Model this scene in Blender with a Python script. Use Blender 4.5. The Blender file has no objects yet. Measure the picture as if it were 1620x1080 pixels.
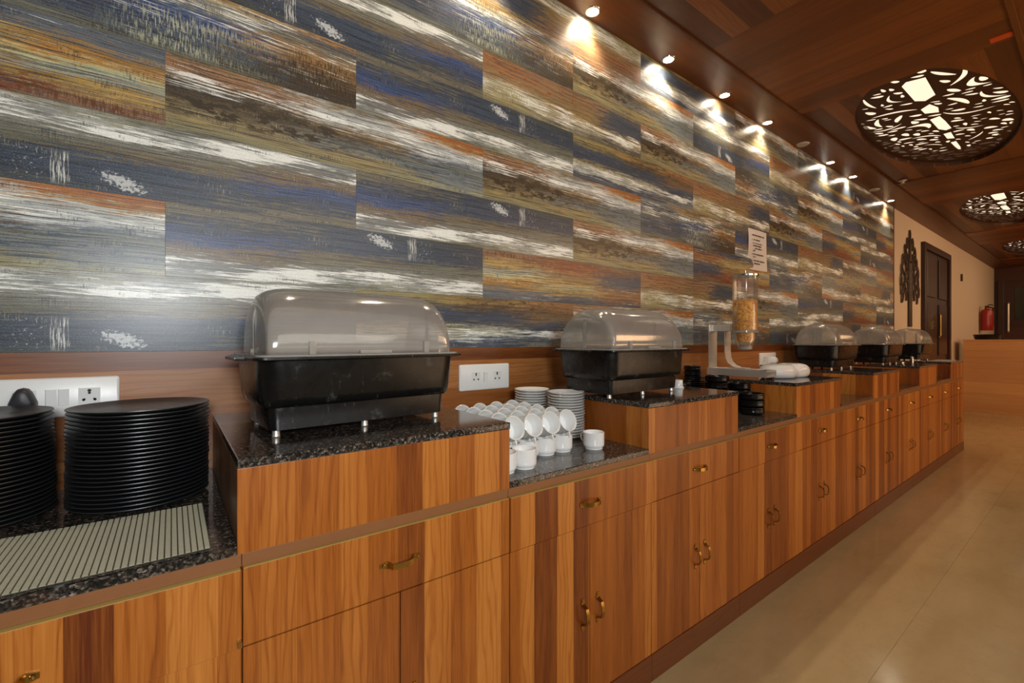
import bpy, bmesh, math, random
from mathutils import Vector, Matrix
random.seed(7)
R = math.radians
sc = bpy.context.scene
col = sc.collection

# ------------------------------------------------------------------ camera, world, lights, exposure
W = 1.7745        # wall plane (Y)
FY = 1.0556       # face of the drawers and doors (Y)
YAW = .9251       # angle between the run of the wall (+X) and the view
cam_d = bpy.data.cameras.new('camera'); cam = bpy.data.objects.new('camera', cam_d); col.objects.link(cam)
cam.location = (0, 0, 1.30)
cam.rotation_euler = (R(90), 0, YAW - R(90))
cam_d.sensor_width = 36; cam_d.lens = 713.66/1620*36
cam_d.shift_y = -(540-538.3)/1620
cam_d.clip_start = .02
sc.camera = cam
sc.view_settings.view_transform = 'Standard'; sc.view_settings.look = 'None'
sc.view_settings.gamma = 1; sc.view_settings.use_curve_mapping = False
sc.view_settings.exposure = 0.0
world = bpy.data.worlds.new('world'); sc.world = world; world.use_nodes = True
world.node_tree.nodes['Background'].inputs[0].default_value = (.9, .8, .7, 1)
world.node_tree.nodes['Background'].inputs[1].default_value = .1

def area(name, loc, target, sx, sy, power, color, spread=180):
    d = bpy.data.lights.new(name, 'AREA'); d.shape = 'RECTANGLE'; d.size = sx; d.size_y = sy
    d.energy = power; d.color = color; d.spread = R(spread)
    o = bpy.data.objects.new(name, d); col.objects.link(o); o.location = loc
    o.rotation_euler = (Vector(target)-Vector(loc)).to_track_quat('-Z', 'Y').to_euler()
    return o
WARM = (1, .60, .32)
area('key_light', (-.10, -.95, 1.62), (.45, 1.6, 1.1), .50, .38, 36, (.93, .975, 1.0))
area('fill_light', (1.6, -3.2, 2.9), (2.0, 1.4, .8), 3.0, 1.6, 75, (1, .92, .82))
area('room_light', (6.2, -2.6, 3.0), (6.2, 1.0, 1.0), 4.0, 1.6, 105, WARM)
area('room_light', (9.6, -1.6, 3.0), (12.2, .9, .9), 3.0, 1.6, 120, WARM)
area('room_light', (14.0, -1.0, 3.0), (14.5, 1.4, 1.2), 3.0, 1.6, 60, WARM)
area('floor_bounce', (4.2, -1.6, .35), (4.6, .2, 3.1), 4.0, 2.0, 45, (1, .66, .40))

# ------------------------------------------------------------------ node helpers
def lin(h):
    h = h.lstrip('#'); o = []
    for i in (0, 2, 4):
        c = int(h[i:i+2], 16)/255
        o.append(c/12.92 if c <= .04045 else ((c+.055)/1.055)**2.4)
    return (*o, 1)
class N:
    def __init__(s, name):
        s.m = bpy.data.materials.new(name); s.m.use_nodes = True
        s.t = s.m.node_tree; s.n = s.t.nodes; s.l = s.t.links
        s.b = s.n['Principled BSDF']; s.out = s.n['Material Output']
    def new(s, k, **kw):
        n = s.n.new(k)
        for a, v in kw.items(): setattr(n, a, v)
        return n
    def put(s, sock, v):
        if v is None: return
        if isinstance(v, bpy.types.NodeSocket): s.l.new(v, sock)
        else: sock.default_value = v
    def math(s, op, a, b=None, c=None, clamp=False):
        n = s.new('ShaderNodeMath', operation=op, use_clamp=clamp)
        s.put(n.inputs[0], a); s.put(n.inputs[1], b); s.put(n.inputs[2], c); return n.outputs[0]
    def vec(s, x, y, z=0.):
        n = s.new('ShaderNodeCombineXYZ'); s.put(n.inputs[0], x); s.put(n.inputs[1], y); s.put(n.inputs[2], z); return n.outputs[0]
    def sep(s, v):
        n = s.new('ShaderNodeSeparateXYZ'); s.put(n.inputs[0], v); return n.outputs
    def noise(s, v, scale=1., detail=3., rough=.55):
        n = s.new('ShaderNodeTexNoise'); s.put(n.inputs['Vector'], v); n.inputs['Scale'].default_value = scale
        n.inputs['Detail'].default_value = detail; n.inputs['Roughness'].default_value = rough; return n.outputs[0]
    def voro(s, v, scale=1., feature='F1', out='Distance', rnd=1.):
        n = s.new('ShaderNodeTexVoronoi', feature=feature); s.put(n.inputs['Vector'], v)
        n.inputs['Scale'].default_value = scale; n.inputs['Randomness'].default_value = rnd; return n.outputs[out]
    def step(s, v, a, b):         # smoothstep
        n = s.new('ShaderNodeMapRange', interpolation_type='SMOOTHSTEP')
        s.put(n.inputs[0], v); s.put(n.inputs[1], a); s.put(n.inputs[2], b); return n.outputs[0]
    def ramp(s, v, stops):
        n = s.new('ShaderNodeValToRGB'); e = n.color_ramp.elements
        stops = sorted(stops, key=lambda q: q[0])
        while len(e) < len(stops): e.new(.5)
        for i, (p, c) in enumerate(stops):
            e[i].position = p; e[i].color = lin(c) if isinstance(c, str) else (c, c, c, 1)
        s.put(n.inputs[0], v); return n.outputs[0]
    def mix(s, f, a, b, mode='MIX'):
        n = s.new('ShaderNodeMix', data_type='RGBA', blend_type=mode); s.put(n.inputs[0], f)
        s.put(n.inputs[6], lin(a) if isinstance(a, str) else a); s.put(n.inputs[7], lin(b) if isinstance(b, str) else b)
        return n.outputs[2]
    def pos(s): return s.new('ShaderNodeNewGeometry').outputs['Position']
    def objc(s): return s.new('ShaderNodeTexCoord').outputs['Object']
    def uv(s): return s.new('ShaderNodeTexCoord').outputs['UV']
    def bump(s, h, strength=.2, dist=.002):
        n = s.new('ShaderNodeBump'); n.inputs['Strength'].default_value = strength; n.inputs['Distance'].default_value = dist
        s.put(n.inputs['Height'], h); s.l.new(n.outputs[0], s.b.inputs['Normal'])
    def set(s, base=None, rough=None, metal=None, spec=None, coat=None):
        if base is not None: s.put(s.b.inputs['Base Color'], lin(base) if isinstance(base, str) else base)
        if rough is not None: s.put(s.b.inputs['Roughness'], rough)
        if metal is not None: s.put(s.b.inputs['Metallic'], metal)
        if spec is not None: s.put(s.b.inputs['Specular IOR Level'], spec)
        if coat is not None: s.put(s.b.inputs['Coat Weight'], coat); s.b.inputs['Coat Roughness'].default_value = .08
        return s.m
def plain(name, c, rough=.5, metal=0., spec=.5, var=.06, scale=30.):
    n = N(name); q = n.noise(n.objc(), scale, 4)
    f = n.math('MULTIPLY_ADD', q, 2*var, 1-var)
    cc = n.mix(1., lin(c), n.vec(f, f, f), 'MULTIPLY')
    r = n.math('MULTIPLY_ADD', q, .12, max(.02, rough-.06), clamp=True)
    return n.set(cc, r, metal, spec)
def emit(name, c, s):
    n = N(name); n.b.inputs['Emission Color'].default_value = c; n.b.inputs['Emission Strength'].default_value = s
    n.b.inputs['Base Color'].default_value = (.8, .8, .8, 1); return n.m

def wood(name, axis, cross, light, mid, dark, strip=.075, rough=.32, seed=0., bump=.12):
    """laminate printed as strips: grain runs along axis (0,1,2), strips are counted along cross"""
    n = N(name); p = n.sep(n.pos()); a, c = p[axis], p[cross]
    o = p[3-axis-cross]
    c = n.math('ADD', c, n.math('MULTIPLY', o, .37))       # so that side faces show strips too
    c = n.math('ADD', c, seed)
    w = n.math('MULTIPLY_ADD', n.noise(n.vec(c, seed, 0), 9., 2), .13, c)
    cell = n.math('FLOOR', n.math('DIVIDE', w, strip))
    wn = n.new('ShaderNodeTexWhiteNoise', noise_dimensions='1D'); n.put(wn.inputs['W'], cell); rn = wn.outputs['Value']
    fr = n.math('FRACT', n.math('DIVIDE', w, strip))
    edge = n.step(fr, .0, .035)
    rs = n.math('MULTIPLY', rn, 17.)
    wav = n.noise(n.vec(n.math('MULTIPLY', c, 9.), n.math('MULTIPLY_ADD', a, 1.3, rs), rs), 1.5, 3, .5)
    g1 = n.noise(n.vec(n.math('MULTIPLY_ADD', wav, 1.2, n.math('MULTIPLY', c, 26.)), n.math('MULTIPLY', a, 1.1), rs), 1., 4, .6)
    fig = n.math('MULTIPLY_ADD', n.math('SINE', n.math('MULTIPLY', n.math('ADD', n.math('MULTIPLY', c, 11.), wav), 30.)), .5, .5)
    g2 = n.noise(n.vec(n.math('MULTIPLY', c, 330.), n.math('MULTIPLY', a, 7.), 0.), 1., 3, .6)
    v = n.math('ADD', n.math('MULTIPLY', rn, .58), n.math('MULTIPLY', g1, .58))
    v = n.math('ADD', v, n.math('MULTIPLY', n.math('SUBTRACT', g2, .5), .46))
    v = n.math('SUBTRACT', v, n.math('MULTIPLY', n.math('POWER', fig, 5.), n.math('MULTIPLY', n.step(rn, .3, .7), .17)))
    cc = n.ramp(v, [(.20, dark), (.56, mid), (.98, light)])
    f = n.math('MULTIPLY_ADD', edge, .22, .78); cc = n.mix(1., cc, n.vec(f, f, f), 'MULTIPLY')
    n.bump(g2, bump, .0006)
    return n.set(cc, n.math('MULTIPLY_ADD', g2, .14, rough-.05), 0., .5)

def panel(name, left, mid, right, streak, splat=None, scratch=None, speck=None, tilt=0.):
    """a wall panel print: brushed bands of paint; coordinates come from the panel's own UV (0..1 along it, 0..1 up it)"""
    n = N(name); q = n.sep(n.uv()); u, v = q[0], q[1]
    x = n.math('MULTIPLY', u, 1.176); y = n.math('MULTIPLY', v, .2325)
    n1 = n.noise(n.vec(n.math('MULTIPLY', x, 2.6), n.math('MULTIPLY', y, 15.)), 1., 3, .6)
    ys = n.math('MULTIPLY_ADD', n1, .018, y)
    n2 = n.noise(n.vec(n.math('MULTIPLY', x, 3.4), n.math('MULTIPLY', ys, 150.), 3.), 1., 8, .80)
    nb = n.noise(n.vec(n.math('MULTIPLY', x, 26.), n.math('MULTIPLY', y, 60.), 6.), 1., 6, .75)
    vv = n.math('ADD', v, n.math('MULTIPLY', n.math('SUBTRACT', n1, .5), .20))
    vv = n.math('ADD', vv, n.math('MULTIPLY', n.math('SUBTRACT', n2, .5), .80))
    vv = n.math('ADD', vv, n.math('MULTIPLY', n.math('SUBTRACT', nb, .5), .42))
    if tilt: vv = n.math('ADD', vv, n.math('MULTIPLY', n.math('SUBTRACT', u, .5), tilt))
    # keep the two printed strips of each panel apart where they meet
    n3 = n.noise(n.vec(n.math('MULTIPLY', x, 9.), n.math('MULTIPLY', y, 90.), 9.), 1., 6, .78)
    uu = n.math('ADD', u, n.math('MULTIPLY', n.math('SUBTRACT', n3, .5), 1.0))
    cc = n.mix(n.step(uu, .26, .38), n.ramp(vv, left), n.ramp(vv, mid))
    cc = n.mix(n.step(uu, .63, .75), cc, n.ramp(vv, right))
    # fine brush hairs
    h = n.noise(n.vec(n.math('MULTIPLY', x, 4.), n.math('MULTIPLY', ys, 520.), 5.), 1., 6, .80)
    f = n.math('MULTIPLY_ADD', n.step(h, .36, .62), .85, .40); cc = n.mix(1., cc, n.vec(f, f, f), 'MULTIPLY')
    s2 = n.noise(n.vec(n.math('MULTIPLY', x, 2.6), n.math('MULTIPLY', ys, 210.), 31.), 1., 7, .80)
    cc = n.mix(n.math('MULTIPLY', n.step(s2, .515, .56), .82), cc, '#1a2434')
    s3 = n.noise(n.vec(n.math('MULTIPLY', x, 3.), n.math('MULTIPLY', ys, 120.), 57.), 1., 7, .80)
    cc = n.mix(n.math('MULTIPLY', n.step(s3, .585, .63), .45), cc, '#a8955a')
    # pale dry-brush streaks, where the print has them
    s1 = n.noise(n.vec(n.math('MULTIPLY', x, 3.4), n.math('MULTIPLY', n.math('MULTIPLY_ADD', x, .022, n.math('MULTIPLY_ADD', n1, .015, y)), 165.), 14.), 1., 8, .80)
    big = n.noise(n.vec(n.math('MULTIPLY', x, 4.2), n.math('MULTIPLY', y, 20.), 41.), 1., 4, .65)
    env = n.math('MULTIPLY', n.ramp(n.math('ADD', v, n.math('MULTIPLY', n.math('SUBTRACT', n1, .5), .3)), streak), 1.)
    th = n.math('SUBTRACT', .67, n.math('MULTIPLY', env, n.math('MULTIPLY_ADD', big, .66, -.14)))
    pale = n.step(s1, th, n.math('ADD', th, .035))
    cc = n.mix(n.math('MULTIPLY', pale, .94), cc, '#e9ebe4')
    # vertical drag marks, in patches
    vd = n.noise(n.vec(n.math('MULTIPLY', x, 230.), n.math('MULTIPLY', y, 30.), 77.), 1., 5, .7)
    vp = n.noise(n.vec(n.math('MULTIPLY', x, 8.), n.math('MULTIPLY', y, 26.), 91.), 1., 3, .6)
    cc = n.mix(n.math('MULTIPLY', n.math('MULTIPLY', n.step(vd, .52, .60), n.step(vp, .52, .62)), .7), cc, '#2d3440')
    cc = n.mix(n.math('MULTIPLY', n.math('MULTIPLY', n.step(vd, .44, .37), n.step(vp, .54, .64)), .6), cc, '#b8b49a')
    # grainy wear
    g = n.noise(n.vec(x, n.math('MULTIPLY', y, 1.6), 2.), 260., 5, .75)
    cc = n.mix(n.math('MULTIPLY', n.step(g, .54, .60), .30), cc, '#a39c86')
    cc = n.mix(n.math('MULTIPLY', n.step(g, .45, .40), .5), cc, '#26282c')
    def box(a, b, e=.04): return n.math('MULTIPLY', n.step(u, a-e, a+e), n.step(u, b+e, b-e))
    def boxv(a, b, e=.04): return n.math('MULTIPLY', n.step(v, a-e, a+e), n.step(v, b+e, b-e))
    if speck:
        for (a, b, c, d, colr, sc_, th) in speck:
            k = n.noise(n.vec(n.math('MULTIPLY', x, .35), y, 7.), sc_, 6, .72)
            cc = n.mix(n.math('MULTIPLY', n.math('MULTIPLY', box(a, b, .08), boxv(c, d, .08)), n.step(k, th, th+.035)), cc, colr)
    if scratch:
        for (a, b, c, d, colr, th) in scratch:
            k = n.noise(n.vec(n.math('MULTIPLY', x, 240.), n.math('MULTIPLY', y, 26.), 4.), 1., 5, .7)
            k = n.math('MULTIPLY_ADD', n1, .25, k)
            cc = n.mix(n.math('MULTIPLY', n.math('MULTIPLY', box(a, b, .09), boxv(c, d, .07)), n.step(k, th, th+.05)), cc, colr)
    if splat:
        w1 = n.math('MULTIPLY_ADD', n.math('SUBTRACT', n1, .5), .02, u)
        k = n.noise(n.vec(n.math('MULTIPLY', x, 260.), n.math('MULTIPLY', y, 14.), 8.), 1., 6, .75)
        col_ = n.step(n.math('ABSOLUTE', n.math('SUBTRACT', w1, .300)), .024, .008)
        cc = n.mix(n.math('MULTIPLY', boxv(.04, .40, .05), n.step(n.math('MULTIPLY_ADD', col_, .22, k), .60, .66)), cc, '#c9cac3') if False else n.mix(n.math('MULTIPLY', n.math('MULTIPLY', boxv(.04, .40, .05), col_), n.step(n.math('MULTIPLY_ADD', col_, .10, k), .60, .66)), cc, '#c9cac3')
        k = n.noise(n.vec(x, y, 11.), 95., 7, .78)
        cc = n.mix(n.math('MULTIPLY', n.math('MULTIPLY', box(.225, .275, .03), boxv(.04, .40, .05)), n.step(k, .58, .61)), cc, '#b9bcbb')
        dx = n.math('MULTIPLY', n.math('SUBTRACT', u, .415), 18.); dy = n.math('MULTIPLY', n.math('SUBTRACT', n.math('MULTIPLY_ADD', u, 1.6, v), .82), 9.)
        d = n.math('ADD', n.math('MULTIPLY', dx, dx), n.math('MULTIPLY', dy, dy))
        cc = n.mix(n.math('MULTIPLY', n.step(n.math('MULTIPLY_ADD', d, -.16, k), .42, .45), n.step(d, 1.6, 1.2)), cc, '#b4b8b8')
    n.bump(h, .06, .0005)
    cc = n.mix(1., cc, (1.25, 1.27, 1.27, 1), 'MULTIPLY')
    return n.set(cc, n.math('MULTIPLY_ADD', n2, .16, .22), 0., .42)

MP = {}
MP['N'] = panel('print_navy', 
  [(0, '#4a4f48'), (.06, '#3c4552'), (.40, '#3a475a'), (.47, '#6f6c58'), (.6, '#75776c'), (.72, '#8b8c80'), (.86, '#a9aca6'), (1, '#938f76')],
  [(0, '#3a4656'), (.42, '#414f63'), (.48, '#7a6a4c'), (.60, '#74705f'), (.75, '#898b83'), (.88, '#b4b7b0'), (1, '#8a8972')],
  [(0, '#6f695a'), (.12, '#76705f'), (.22, '#414853'), (.40, '#3f5480'), (.50, '#3c4f78'), (.58, '#77624a'), (.68, '#7f7058'), (.8, '#75797a'), (1, '#8b8b80')],
  [(0, 0.), (.25, .15), (.48, .25), (.6, .12), (.74, .85), (.9, 1.), (1, .4)], splat=True)
MP['BW'] = panel('print_brown_white',
  [(0, '#8d8866'), (.16, '#97875a'), (.28, '#887a56'), (.40, '#5b4c36'), (.62, '#3f3828'), (.70, '#6c5336'), (.78, '#a4774e'), (.92, '#a27d5a'), (1, '#6f6248')],
  [(0, '#8e8a66'), (.14, '#a08c58'), (.32, '#757b78'), (.45, '#5f5340'), (.6, '#8c7248'), (.72, '#b9bbb4'), (.9, '#c3c6c1'), (1, '#9a8a6c')],
  [(0, '#a9a37c'), (.12, '#858b84'), (.3, '#70798080'[:7]), (.42, '#7b8070'), (.5, '#5f6a78'), (.6, '#c0c5c4'), (.76, '#b9bdba'), (.84, '#b08a4c'), (.93, '#a8622e'), (1, '#a0683a')],
  [(0, .1), (.3, .1), (.52, .35), (.62, .7), (.8, .8), (.9, .25), (1, .15)], tilt=.04,
  speck=[(0., .48, .22, .6, '#3b3226', 45., .50), (0., .45, .7, .95, '#5c4128', 60., .60), (.5, .9, .2, .5, '#3f4a58', 60., .56)])
MP['R'] = panel('print_rust_gold',
  [(0, '#6a655a'), (.12, '#7e5b3a'), (.25, '#3f4656'), (.5, '#475368'), (.62, '#8a6a48'), (.8, '#9d6c40'), (1, '#3d4654')],
  [(0, '#7d3a1e'), (.2, '#8c4a28'), (.33, '#9a7048'), (.48, '#8f7a4c'), (.56, '#bd9444'), (.64, '#a8ad8e'), (.75, '#b3913f'), (.86, '#5a6470'), (1, '#454f5e')],
  [(0, '#83705f'), (.08, '#8a5a3c'), (.16, '#9a8460'), (.27, '#c29c46'), (.36, '#87908f'), (.48, '#c2c193'), (.58, '#b98438'), (.7, '#a07e4a'), (.8, '#6a7177'), (1, '#5f6670')],
  [(0, .05), (.2, .15), (.4, .2), (.6, .4), (.8, .25), (1, .5)], tilt=-.05,
  scratch=[(.74, 1., .0, .16, '#5e3a24', .62)], speck=[(.1, .8, .05, .28, '#6d3c22', 70., .52), (.6, .95, .55, .75, '#5a4a34', 80., .60)])
MP['T'] = panel('print_tan_navy',
  [(0, '#8c8468'), (.12, '#a9a07a'), (.28, '#b8b296'), (.42, '#c3bd9f'), (.52, '#9a7a52'), (.7, '#9a7048'), (.88, '#9c6e48'), (1, '#6e6048')],
  [(0, '#6c6a58'), (.15, '#a59d86'), (.3, '#b9ae8c'), (.42, '#a2854a'), (.6, '#8f7850'), (.8, '#93714e'), (1, '#8a6a4a')],
  [(0, '#6b5a44'), (.14, '#52504c'), (.28, '#9d957a'), (.38, '#a2874a'), (.46, '#474f5c'), (.7, '#3f4a5a'), (.9, '#444b56'), (1, '#8c7a54')],
  [(0, .3), (.15, .7), (.32, 1.), (.45, .6), (.55, .1), (1, .1)], tilt=.08,
  speck=[(0., .55, .6, .98, '#7c3c22', 60., .57)], scratch=[(.02, .22, .05, .4, '#8f8558', .60)])
MP['S'] = panel('print_scratched_blue',
  [(0, '#7b7a66'), (.15, '#5c6570'), (.3, '#474f5e'), (.5, '#5d6670'), (.65, '#747468'), (.8, '#4d5664'), (1, '#7e8480')],
  [(0, '#6b6a58'), (.15, '#525b62'), (.35, '#3c4a64'), (.55, '#2f4a80'), (.68, '#5f6d80'), (.8, '#aaaa98'), (.92, '#b09a6c'), (1, '#9f7a44')],
  [(0, '#40362a'), (.25, '#4f3f2a'), (.40, '#8a6a42'), (.62, '#a27c4c'), (.75, '#7d7860'), (.85, '#454d5c'), (.94, '#a28052'), (1, '#b08652')],
  [(0, .1), (.3, .5), (.5, .5), (.7, .7), (.9, .6), (1, .3)], tilt=-.05,
  scratch=[(.42, .74, .06, .55, '#a9ab92', .63), (.60, .92, .1, .45, '#2f3a48', .64), (.8, 1., .12, .6, '#3a3022', .60), (.40, .62, .72, .98, '#5a4e3c', .66)])
MP['Q'] = panel('print_gold_navy',
  [(0, '#5c6068'), (.1, '#4a5668'), (.2, '#b4b8b2'), (.34, '#c2c3b4'), (.42, '#8c7d50'), (.5, '#39455a'), (.72, '#3f4c62'), (.82, '#6e6c50'), (.9, '#a58f50'), (1, '#8f8a62')],
  [(0, '#4c5460'), (.12, '#3f4c62'), (.22, '#b0b4ae'), (.34, '#b9b69c'), (.44, '#5e6060'), (.56, '#3b485e'), (.72, '#3a4554'), (.82, '#6b5436'), (.9, '#9a7c44'), (1, '#8f7446')],
  [(0, '#8f8a74'), (.15, '#6c7078'), (.3, '#3c475a'), (.5, '#44505f'), (.6, '#7a6040'), (.78, '#6a4e30'), (.9, '#93683e'), (1, '#9a6c40')],
  [(0, .2), (.15, .6), (.3, 1.), (.42, .3), (.6, .12), (.8, .2), (1, .3)],
  speck=[(.4, .9, .7, 1., '#4a3a24', 60., .54)])

M = {}
M['wood'] = wood('teak_laminate', 2, 0, '#c17e37', '#99551a', '#58240a', .075)
M['wood_band'] = wood('teak_laminate_horizontal', 0, 2, '#b07a48', '#935827', '#5e2f12', .13, seed=.4)
M['ceil_x'] = wood('ceiling_veneer_lengthwise', 0, 1, '#8a5220', '#6c3c14', '#49250b', .13, rough=.38)
M['ceil_y'] = wood('ceiling_veneer_crosswise', 1, 0, '#92551f', '#703d14', '#4d270b', .16, rough=.38, seed=.3)
M['plinth'] = wood('dark_skirting_laminate', 0, 2, '#6d3c1f', '#5a2d15', '#45200f', .2, rough=.3)
M['desk'] = wood('pale_desk_laminate', 1, 2, '#d09c62', '#be8b55', '#a87646', .19, rough=.4)
M['door'] = wood('dark_door_veneer', 2, 0, '#432414', '#341a0c', '#241006', .1)
M['endwall'] = wood('dark_end_wall_veneer', 1, 2, '#4c2410', '#3b1a0a', '#2a1106', .3)
M['rail'] = plain('brown_top_rail', '#80532f', .45)
M['edge'] = plain('pale_edge_band', '#b79a52', .4)
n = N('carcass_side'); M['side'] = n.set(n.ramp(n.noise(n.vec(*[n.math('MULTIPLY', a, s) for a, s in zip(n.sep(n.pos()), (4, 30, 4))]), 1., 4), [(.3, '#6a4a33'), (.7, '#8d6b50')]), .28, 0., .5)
def granite():
    n = N('speckled_black_granite'); p = n.pos()
    a = n.voro(p, 230., out='Color'); v1 = n.sep(a)[0]
    b = n.noise(p, 120., 5, .65); c = n.noise(p, 28., 3)
    v = n.math('ADD', n.math('MULTIPLY', v1, .42), n.math('MULTIPLY', b, .75))
    cc = n.ramp(v, [(.30, '#0e0f12'), (.55, '#22221f'), (.66, '#3c3732'), (.76, '#5f564e'), (.90, '#989089')])
    cc = n.mix(n.step(c, .5, .7), cc, n.mix(.35, cc, '#4a3426'))
    return n.set(cc, .09, 0., .55)
M['granite'] = granite()
def marble():
    n = N('beige_polished_marble'); p = n.pos()
    w = n.noise(p, 1.1, 5, .6); q = n.noise(n.vec(*[n.math('MULTIPLY', a, s) for a, s in zip(n.sep(p), (2.2, 6., 1.))]), 1.2, 6, .62)
    cc = n.ramp(n.math('ADD', n.math('MULTIPLY', w, .5), n.math('MULTIPLY', q, .5)), [(.3, '#9c875e'), (.5, '#ab966c'), (.7, '#b5a077')])
    vein = n.math('ABSOLUTE', n.math('SUBTRACT', n.noise(p, 1.7, 8, .68), .5))
    cc = n.mix(n.math('MULTIPLY', n.step(vein, .008, .0), .16), cc, '#7c6850')
    return n.set(cc, n.math('MULTIPLY_ADD', q, .1, .10), 0., .5)
M['marble'] = marble()
M['grout'] = plain('floor_joint', '#94815d', .7)
M['paint'] = plain('warm_white_wall_paint', '#cdbca6', .7, var=.03, scale=3.)
M['paint2'] = plain('beige_room_paint', '#a58a6a', .8, var=.03, scale=3.)
n = N('black_melamine'); q = n.noise(n.objc(), 60., 4); M['plate'] = n.set('#25282a', n.math('MULTIPLY_ADD', q, .15, .30), 0., .6)
def blackplastic():
    n = N('scuffed_black_plastic'); p = n.objc()
    s = n.noise(p, 22., 7, .7); t = n.noise(n.vec(*[n.math('MULTIPLY', a, k) for a, k in zip(n.sep(p), (60., 60., 9.))]), 1.5, 5, .7)
    cc = n.mix(n.math('MULTIPLY', n.step(s, .58, .72), .30), '#0d0e0e', '#6a6c68')
    cc = n.mix(n.math('MULTIPLY', n.step(t, .64, .7), .22), cc, '#7d7f7a')
    return n.set(cc, n.math('MULTIPLY_ADD', s, .25, .16), 0., .5)
M['black'] = blackplastic()
M['bowl'] = plain('black_bowl_melamine', '#0c0d0f', .22, var=.1)
M['white'] = plain('white_glazed_china', '#e4e5e3', .14, var=.02)
M['plastic'] = plain('white_switch_plastic', '#dfe1df', .30, var=.01)
M['hole'] = plain('dark_hole', '#0c0c0c', .6)
M['plug'] = plain('dark_grey_plug', '#2d2d31', .45)
M['chrome'] = plain('polished_steel', '#c9c6c0', .16, 1., var=.05)
M['steel'] = plain('brushed_steel', '#dcd8d0', .42, .8, var=.08)
M['brass'] = plain('aged_brass', '#b08d4c', .26, 1., var=.14, scale=90)
M['red'] = plain('red_enamel', '#8c1410', .35)
M['dark'] = plain('dark_metal', '#33200f', .5)
M['jaali'] = plain('carved_screen_wood', '#3f2410', .5)
M['paper'] = plain('white_paper', '#d8cdc4', .8, var=.01)
M['ink'] = plain('black_ink', '#34302e', .8)
M['orange'] = plain('orange_tag', '#d0521c', .5)
M['mat'] = plain('silver_grey_woven_vinyl', '#a5a28c', .36, .25, var=.12, scale=200)
M['matbase'] = plain('dark_mat_backing', '#4f4d3c', .6)
M['glass_dark'] = plain('dark_green_glass', '#2c2f22', .12)
M['cover'] = plain('white_cover_disc', '#b8aea0', .5)
def cereal():
    n = N('corn_flakes'); p = n.objc(); v = n.voro(p, 95., out='Color'); d = n.voro(p, 95.)
    cc = n.ramp(n.sep(v)[0], [(.0, '#b46a08'), (.4, '#dc9410'), (1, '#f6bd2c')])
    n.bump(n.math('SUBTRACT', 1., d), .9, .006); return n.set(cc, .5)
M['cereal'] = cereal()
def clear(name, tint, tr, haze, gl=.06, hcol=(.75, .74, .70, 1)):
    n = N(name); n.n.remove(n.b)
    t = n.new('ShaderNodeBsdfTransparent'); t.inputs[0].default_value = tint
    d = n.new('ShaderNodeBsdfDiffuse'); d.inputs[0].default_value = hcol
    g = n.new('ShaderNodeBsdfGlossy'); g.inputs['Roughness'].default_value = gl
    f = n.new('ShaderNodeFresnel'); f.inputs[0].default_value = 1.5
    q = n.noise(n.objc(), 14., 5, .65)
    m1 = n.new('ShaderNodeMixShader'); n.put(m1.inputs[0], n.math('MULTIPLY_ADD', q, haze*.6, haze*.7)); n.l.new(t.outputs[0], m1.inputs[1]); n.l.new(d.outputs[0], m1.inputs[2])
    m2 = n.new('ShaderNodeMixShader'); n.put(m2.inputs[0], n.math('MULTIPLY', f.outputs[0], tr)); n.l.new(m1.outputs[0], m2.inputs[1]); n.l.new(g.outputs[0], m2.inputs[2])
    n.l.new(m2.outputs[0], n.out.inputs[0]); return n.m
M['lid'] = clear('hazy_clear_plastic_lid', (.94, .93, .905, 1), .55, .165, .09, (.76, .72, .67, 1))
M['lid_edge'] = clear('clear_lid_edge', (.85, .83, .76, 1), 1., .5, .12, (.50, .47, .41, 1))
M['tube'] = clear('clear_acrylic_tube', (.99, .98, .96, 1), .4, .05, .10)
M['lampface'] = emit('downlight_lens', (1, .86, .66, 1), 60.)
M['panelglow'] = emit('lit_diffuser', (1, .80, .58, 1), 1.15)

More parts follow.
